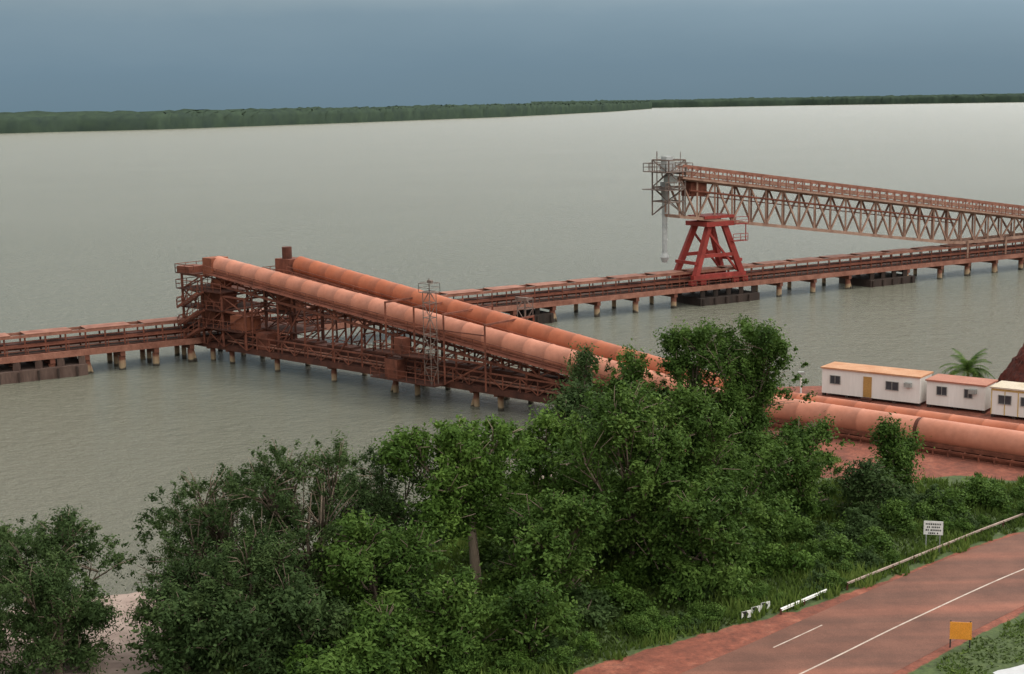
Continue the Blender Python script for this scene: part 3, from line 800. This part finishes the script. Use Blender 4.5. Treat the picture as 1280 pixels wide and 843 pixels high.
# ---------------------------------------------------------------- vegetation
def leaf_mesh(name,cent,rad,n,L,Wd,seed,m,up=.55,out=.5,sq=.8,axes=None):
    rng=np.random.default_rng(seed); cent=np.array(cent);rad=np.array(rad)
    w=rad**1.8; idx=rng.choice(len(cent),n,p=w/w.sum())
    if axes is None: axes=rng.normal(size=(len(cent),3))
    axes=axes/np.linalg.norm(axes,axis=1)[:,None]
    d=rng.normal(size=(n,3)); d/=np.linalg.norm(d,axis=1)[:,None]
    rr=np.abs(rng.normal(0,.6,n)); rr=np.minimum(rr,1.7)
    off=d*(rr*rad[idx])[:,None]
    ax=axes[idx]; off+=ax*(off*ax).sum(1)[:,None]*1.0
    off[:,2]*=sq; off[:,2]-=.16*(off**2).sum(1)/rad[idx]
    p=cent[idx]+off
    nn=d*out+rng.normal(size=(n,3))*.5+np.array([0,0,up]); nn/=np.linalg.norm(nn,axis=1)[:,None]
    t=np.cross(nn,rng.normal(size=(n,3))); t/=np.linalg.norm(t,axis=1)[:,None]
    b=np.cross(nn,t)
    l=(L*rng.uniform(.5,1.5,n))[:,None]; wd=(Wd*rng.uniform(.6,1.4,n))[:,None]
    verts=np.stack([p-t*l/2,p+b*wd/2,p+t*l/2,p-b*wd/2],1).reshape(-1,3)
    faces=np.arange(4*n).reshape(n,4)
    me=np_mesh(name,verts,faces,m)
    ct=rng.random(len(cent))
    ph=rng.uniform(0,6,3)
    low=.5+.5*np.sin(cent[:,0]*.9+ph[0])*np.sin(cent[:,1]*.8+ph[1])*np.cos(cent[:,2]*1.0+ph[2])
    tint=np.clip((ct*.45+low*.4)[idx]+rng.random(n)*.25-.05,0,1)
    a=me.attributes.new('tint','FLOAT','FACE'); a.data.foreach_set('value',tint.astype(np.float32))
    return me
def tree(x,y,h,rx,seed,n,label,mk='leafA',base=.3,lobes=8,trunk_r=.22,L=.27,Wd=.14,lean=(0,0),cl=(.35,1.1),ncl=12,wisp=25,stems=1,zlo=-.95,zhi=.72,fr=(.3,.8),bark='bark'):
    rng=np.random.default_rng(seed); z0=TZ(x,y)
    t=thing('tree',label,'tree',(x,y,z0),'trees along the shore')
    ch=h*(1-base); cz=h*base+ch*.5
    cent=[];rad=[];lob=[]
    for i in range(lobes):
        a=i*2.4+rng.uniform(-.5,.5); f=rng.uniform(*fr)
        zz=cz+ch*.5*(zlo+(zhi-zlo)*((i+rng.uniform(-.3,1.3))/lobes))
        k=math.sqrt(max(.3,1-((zz-cz)/(ch*.7))**2))
        lob.append((lean[0]+rx*f*k*math.cos(a),lean[1]+rx*f*k*math.sin(a),zz-rx*.1,rx*rng.uniform(.24,.46)))
    lob.append((lean[0]*1.1+rng.uniform(-.2,.2)*rx,lean[1]*1.1,h-rx*.42,rx*.38)); lob.append((lean[0]*.7,lean[1]*.7,cz,rx*.5))
    for (a,b,c,r) in lob:
        for j in range(ncl):
            d=rng.normal(size=3); d/=np.linalg.norm(d)
            if d[2]<-.45: d[2]*=-1
            q=rng.uniform(.5,1.22); cent.append((a+d[0]*r*q,b+d[1]*r*q,c+d[2]*r*q*.85)); rad.append(rng.uniform(cl[0],cl[1])*rng.uniform(.7,1))
    for j in range(wisp):
        d=rng.normal(size=3); d/=np.linalg.norm(d); d[2]=abs(d[2])*.9
        q=rng.uniform(.85,1.12)
        cent.append((lean[0]+d[0]*rx*q,lean[1]+d[1]*rx*q,cz+d[2]*ch*.5*q)); rad.append(rng.uniform(.2,.45))
    cent=np.array(cent); cent[:,2]=np.maximum(cent[:,2],.5)
    axes=cent-np.array([lean[0],lean[1],cz-.3*ch])+rng.normal(0,rx*.35,cent.shape)
    me=leaf_mesh('crown',cent,rad,n,L,Wd,seed,M[mk],axes=axes)
    c=bpy.data.objects.new('crown',me); col.objects.link(c); c.parent=t
    mb=MB(); b0=V((x,y,z0))
    for s in range(stems):
        so=V((rng.uniform(-.5,.5),rng.uniform(-.5,.5),0))*(stems>1)
        top=b0+V((lean[0],lean[1],h*.74))+so*3
        mid=b0+so+V((lean[0]*.45+rng.uniform(-.3,.3),lean[1]*.45,h*max(base,.15)*1.1))
        mb.path([b0+so-V((0,0,.4)),b0+so+V((0,0,.6)),mid,mid.lerp(top,.5)+V((rng.uniform(-.3,.3),0,0)),top],[trunk_r*1.4,trunk_r,trunk_r*.75,trunk_r*.45,.03],8)
        for (a,bb,c_,r) in lob:
            en=b0+V((a,bb,max(c_,.8))); st=mid.lerp(top,rng.uniform(0,.5))
            m1=st.lerp(en,.5)+V((0,0,-.2+rng.uniform(-.3,.4)))
            mb.path([st,m1,en],[trunk_r*.4,trunk_r*.26,.03],6)
            for j in range(6):
                d=V(rng.normal(size=3)).normalized(); d.z=abs(d.z)
                mb.path([m1.lerp(en,rng.uniform(.2,1)),en+d*r*.7,en+d*r*1.3],[.05,.03,.012],4)
    mb.build('trunk',M[bark],t,smooth=True)
    return t
tree(17.7,103,12.6,4.9,11,66000,'tall broad dense green tree standing behind the others near conveyor','leafA',base=.03,lobes=24,fr=(.1,.78),zhi=.85)
tree(13.4,104,12.6,3.6,12,36000,'dense green tree beside the taller one','leafA',base=.03,lobes=16,fr=(.1,.72),zhi=.85)
tree(8.8,105,10.4,3.6,40,25000,'green tree hiding the conveyor foot','leafA',base=.06,lobes=12,fr=(.1,.75))
tree(5.8,108,10.2,2.7,52,10000,'loose topped grey green tree by the conveyor foot','leafB',base=.1,lobes=8,wisp=30)
tree(7.0,84,12.4,4.6,13,46000,'large dense green tree in the shore thicket','leafA',base=.04,lobes=18,fr=(.15,.8),zhi=.8)
tree(11.8,87,11.4,4.0,14,36000,'dense rounded green tree in the shore thicket','leafA',base=.04,lobes=15,fr=(.15,.8),zhi=.8)
tree(4.6,93,10.2,3.0,15,14000,'slender green tree with loose open top','leafB',base=.2,lobes=8,wisp=30)
tree(2.2,88,9.2,3.2,41,17000,'green tree joining the thicket crowns','leafC',base=.05,lobes=9)
tree(-2.4,82,10.4,3.9,16,34000,'bright green tree with leaning pale trunk','leafC',base=.40,lobes=14,trunk_r=.32,lean=(-.9,.3),fr=(.15,.85),bark='barkpale')
F=dict(L=.22,Wd=.085)
tree(-12.2,79,10.6,4.8,17,44000,'grey green tree with wispy feathery crown','leafB',base=.04,lobes=14,cl=(.3,.9),wisp=110,stems=2,trunk_r=.16,**F)
tree(-17.2,80,9.4,4.6,18,36000,'grey green spreading tree with wispy branch tips','leafB',base=.04,lobes=12,cl=(.28,.85),wisp=130,stems=3,trunk_r=.14,**F)
tree(-8.0,83,8.8,3.5,19,22000,'grey green bushy tree','leafB',base=.04,lobes=9,wisp=50,**F)
tree(-25.6,75.5,8.4,4.1,20,34000,'dark green tree at the edge of the beach','leafB',base=.04,lobes=12,wisp=70,cl=(.3,.95),**F)
tree(-30.5,79,7.6,3.2,21,20000,'dark green bushy tree by the water','leafB',base=.04,lobes=8,wisp=40,**F)
tree(-24.4,71.8,6.0,2.6,42,19000,'dark green tree at the edge of the beach','leafB',base=.02,lobes=8,**F)
tree(-28.6,71.5,5.6,2.8,48,17000,'dark green tree at the edge of the beach','leafB',base=.02,lobes=8,**F)
tree(1.8,78.5,7.0,3.4,22,22000,'low green tree under the taller crowns','leafA',base=.02,lobes=10)
tree(11.2,81.5,6.8,3.0,23,20000,'low rounded green tree under the taller crowns','leafA',base=.02,lobes=9)
tree(-7.9,75,6.6,3.4,24,22000,'low dense green tree','leafA',base=.02,lobes=10)
tree(-14.2,73.5,6.4,3.4,43,26000,'low dense grey green tree','leafB',base=.02,lobes=9,**F)
tree(-18.2,74.0,5.6,2.5,44,19000,'low dense grey green tree','leafB',base=.02,lobes=8,**F)
tree(-3.2,72.4,4.4,2.8,45,15000,'low dense green tree','leafA',base=.02,lobes=8)
tree(-11.0,71,4.2,2.5,49,13000,'low dense green tree','leafB',base=.02,lobes=8)
tree(-17.4,70.8,4.2,2.4,50,13000,'low dense grey green tree','leafB',base=.02,lobes=8)
tree(-14.3,70.3,4.0,2.3,53,12000,'low dense grey green tree','leafB',base=.02,lobes=8)
tree(-7.0,70.6,3.6,2.3,54,12000,'low dense green tree','leafA',base=.02,lobes=8)
tree(.8,72.5,3.8,2.3,51,11000,'low dense green tree','leafA',base=.02,lobes=8)
tree(15.2,90.5,6.4,2.9,46,17000,'low rounded green tree under the taller crowns','leafA',base=.02,lobes=9)
tree(19.6,96,6.2,2.9,47,17000,'low rounded green tree beside the tallest crown','leafA',base=.02,lobes=9)
tree(27.8,100.5,5.6,2.1,25,12000,'small rounded tree near the red soil strip','leafA',base=.04,lobes=10,trunk_r=.12,fr=(.1,.65),wisp=8)
tree(24.5,96,4.4,2.2,27,11000,'small dark bushy tree','leafB',base=.04,lobes=8,trunk_r=.1,wisp=8)

protos=[]
for k,(mk,s) in enumerate((('leafA',31),('leafB',32),('leafC',33))):
    rng=np.random.default_rng(s); cent=[];rad=[]
    for j in range(22):
        a=rng.uniform(0,6.28);r=rng.uniform(0,1.1)
        cent.append((r*math.cos(a),r*math.sin(a),rng.uniform(.2,1.6)*(1.15-r*.5)));rad.append(rng.uniform(.2,.55))
    lm=leaf_mesh('foliage',cent,rad,4400,.22,.11,s,M[mk])
    mb=MB()
    for j in range(7): 
        c=V(cent[j]); mb.path([(0,0,-.2),c*.5+V((0,0,.1)),c],[.05,.035,.012],5)
    tmp=mb.build('stem',M['bark']); sm=tmp.data; bpy.data.objects.remove(tmp)
    protos.append((lm,sm))
def shrub(x,y,s,k,rot,sz=1.):
    t=thing('shrub',('mid green leafy shrub in the undergrowth','grey green leafy shrub in the undergrowth','bright green leafy shrub in the undergrowth')[k],'shrub',(x,y,TZ(x,y)-.05),'shrubs in the undergrowth')
    t.rotation_euler=(0,0,rot); t.scale=(s,s,s*sz)
    for nm,me in (('foliage',protos[k][0]),('stem',protos[k][1])):
        o=bpy.data.objects.new(nm,me); col.objects.link(o); o.parent=t
rng=np.random.default_rng(77); cl=cr=ce=0;tries=0
while (cl<110 or cr<115 or ce<60) and tries<60000:
    tries+=1
    x=rng.uniform(-24,44);y=rng.uniform(66,104)
    dd=coast(x)-y; rdv=float(roaddist(np.array([x]),np.array([y]))[0])
    lim=float(np.interp(y,SY,SW))
    if dd<9 or rdv<lim+.9: continue
    if -26<x<-19.5 and y<86: continue
    if x>20 and y>101.5: continue
    if x>18 and 84<y<91.5 and abs(x-26.5)<2.0: continue
    if abs(x+3.0)<1.8 and y<81.5 and y>75: continue
    if rdv<lim+3.2:                       # fringe beside the red shoulder
        if ce>=60 or x>36: continue
        s=rng.uniform(.3,.75); ce+=1
    elif x<16:
        if cl>=110: continue
        s=rng.uniform(.8,1.6); cl+=1
    else:
        if cr>=115: continue
        s=rng.uniform(.35,1.15); cr+=1
    shrub(x,y,s,int(rng.choice([0,1,2],p=[.45,.3,.25])),rng.uniform(0,6.28),rng.uniform(.7,1.1))

rng=np.random.default_rng(9); N=170000
gx=rng.uniform(-24,46,N);gy=rng.uniform(64,122,N)
dd=coast(gx)-gy; rdv=roaddist(gx,gy)
shv=np.interp(gy,SY,SW)
sn=.9*np.sin(gx*1.7+gy)+.5*np.sin(gx*4.1-gy*3)
ok=(dd>6)&(((rdv>shv-.2+.36*sn)&(gy<104.5+sn))|((rdv<-4.3+.3*sn)&(rdv>-9.5+sn)&(gx>21.5)&(gy<84)))
pat=np.exp(-(((gx-23.5)/3.0)**2+((gy-112.5)/3.5)**2)**2)
ok|=(pat>.5+.3*sn)&(gy>105)
ok&=~((gx<-15)&(gy<86))
ok&=~((((gx-27)/3.2)**2+((gy-68)/1.8)**2)<1)
gx=gx[ok];gy=gy[ok];n=len(gx);gz=terr(gx,gy)
rv=rdv[ok]
big=hnoise(gx*1.4+4,gy*1.4)
hh=np.where((rv<0)|(gy>105),.2,.46)*rng.uniform(.5,1.4,n)*(1+.4*big)
a=rng.uniform(0,2*np.pi,n); wd=rng.uniform(.05,.12,n); ln=rng.normal(0,.18,(n,2))
p=np.stack([gx,gy,gz-.03],1); sx=np.stack([np.cos(a)*wd,np.sin(a)*wd,np.zeros(n)],1)
tip=p+np.stack([ln[:,0],ln[:,1],hh],1)
vt=np.stack([p-sx,p+sx,tip],1).reshape(-1,3); fc=np.arange(3*n).reshape(n,3)
me=np_mesh('grass',vt,fc,M['grassM'])
at=me.attributes.new('tint','FLOAT','FACE'); at.data.foreach_set('value',np.clip(.42+.35*big+rng.normal(0,.2,n),0,1).astype(np.float32))
o=bpy.data.objects.new('grass',me); col.objects.link(o); o['kind']='stuff'; o['label']='rough green grass on the road verge and shore'; o['category']='grass'

PX,PY=45.6,140.0
pt=thing('palm_tree','small green palm behind the portable offices','palm tree',(PX,PY,3))
mb=MB(); mb.path([(PX,PY,2.8),(PX+.1,PY,3.8),(PX,PY,4.7)],[.22,.16,.13],8); mb.build('trunk',M['bark'],pt)
rng=np.random.default_rng(6); vt=[]
for f in range(30):
    az=rng.uniform(0,6.28); el=rng.uniform(.1,1.3); L_=rng.uniform(2.2,3.1); prev=V((PX,PY,4.7)); d=V((math.cos(az)*math.cos(el),math.sin(az)*math.cos(el),math.sin(el)))
    side=V((-math.sin(az),math.cos(az),0))
    for i in range(16):
        nx_=prev+d*L_/16; d=(d+V((0,0,-.1))).normalized()
        lw=.75*math.sin(math.pi*(i+1.5)/18)
        for sd in (-1,1):
            tipp=nx_+side*sd*lw+d*.22+V((0,0,-.16))
            vt+=[tuple(prev),tuple(prev.lerp(nx_,.95)),tuple(tipp)]
        prev=nx_
vt=np.array(vt)-np.array([PX,PY,3]); fc=np.arange(len(vt)).reshape(-1,3)
me=np_mesh('frond_crown',vt,fc,M['leafA']); at=me.attributes.new('tint','FLOAT','FACE'); at.data.foreach_set('value',rng.uniform(.2,.9,len(fc)).astype(np.float32))
o=bpy.data.objects.new('frond_crown',me); col.objects.link(o); o.parent=pt

# ---------------------------------------------------------------- world, sun, camera
w=bpy.data.worlds.new('World'); scene.world=w; w.use_nodes=True; nt=w.node_tree
for n in list(nt.nodes): nt.nodes.remove(n)
out=nt.nodes.new('ShaderNodeOutputWorld')
sk=nt.nodes.new('ShaderNodeTexSky'); sk.sky_type='NISHITA'; sk.sun_disc=False
SE,SA=math.radians(52),math.radians(60)
sk.sun_elevation=SE; sk.sun_rotation=SA
b1=nt.nodes.new('ShaderNodeBackground'); b1.inputs[1].default_value=.06; nt.links.new(sk.outputs[0],b1.inputs[0])
tc=nt.nodes.new('ShaderNodeTexCoord'); sp=nt.nodes.new('ShaderNodeSeparateXYZ'); nt.links.new(tc.outputs['Generated'],sp.inputs[0])
mp=nt.nodes.new('ShaderNodeMapping'); mp.inputs['Scale'].default_value=(2,2,6); nt.links.new(tc.outputs['Generated'],mp.inputs[0])
cn=noise(nt,1.8,5,.55,mp.outputs[0])
zz=math_n(nt,'ADD',sp.outputs[2],math_n(nt,'MULTIPLY',math_n(nt,'SUBTRACT',cn.outputs[0],.5),.05))
r=ramp(nt,[(0,(.145,.23,.295)),(.025,(.155,.245,.32)),(.06,(.215,.31,.385)),(.085,(.34,.43,.48)),(.15,(1.12,1.12,1.1)),(.5,(1.65,1.62,1.56)),(1,(1.3,1.3,1.25))],zz)
gx_=ramp(nt,[(0,(.52,.54,.54)),(.42,(.84,.84,.82)),(.54,(1.1,1.09,1.07)),(.68,(1.6,1.56,1.52)),(1,(1.7,1.66,1.6))],math_n(nt,'ADD',math_n(nt,'MULTIPLY',sp.outputs[0],.5),.5))
hi=ramp(nt,[(.03,(0,0,0)),(.14,(1,1,1))],sp.outputs[2])
gx2=mixc(nt,hi.outputs[0],(1.,1.,1.),gx_.outputs[0])
cc=mixc(nt,1.,r.outputs[0],gx2,'MULTIPLY')
b2=nt.nodes.new('ShaderNodeBackground'); b2.inputs[1].default_value=1.; nt.links.new(cc,b2.inputs[0])
mx=nt.nodes.new('ShaderNodeMixShader'); mx.inputs[0].default_value=.92
nt.links.new(b1.outputs[0],mx.inputs[1]); nt.links.new(b2.outputs[0],mx.inputs[2]); nt.links.new(mx.outputs[0],out.inputs[0])
sd=bpy.data.lights.new('sun','SUN'); sd.energy=1.2; sd.angle=math.radians(12); sd.color=(1,.96,.9)
so=bpy.data.objects.new('sun',sd); col.objects.link(so)
dirs=V((math.sin(SA)*math.cos(SE),math.cos(SA)*math.cos(SE),math.sin(SE)))
so.rotation_euler=dirs.to_track_quat('Z','Y').to_euler(); so.location=(0,0,60)

cam=bpy.data.cameras.new('camera'); cam.lens=50.; cam.sensor_width=36.; cam.clip_end=30000; cam.clip_start=.5
co=bpy.data.objects.new('camera',cam); col.objects.link(co)
r_=math.radians(1.03);p_=math.radians(9.36)
Rv=V((1,0,0));U=V((0,math.sin(p_),math.cos(p_)));F=V((0,math.cos(p_),-math.sin(p_)))
ix=Rv*math.cos(r_)-U*math.sin(r_); iy=Rv*math.sin(r_)+U*math.cos(r_)
mt=Matrix.Identity(4)
for i in range(3): mt[i][0]=ix[i];mt[i][1]=iy[i];mt[i][2]=-F[i]
mt[2][3]=32.
co.matrix_world=mt
scene.camera=co
scene.view_settings.view_transform='Standard'; scene.view_settings.look='None'; scene.view_settings.exposure=0
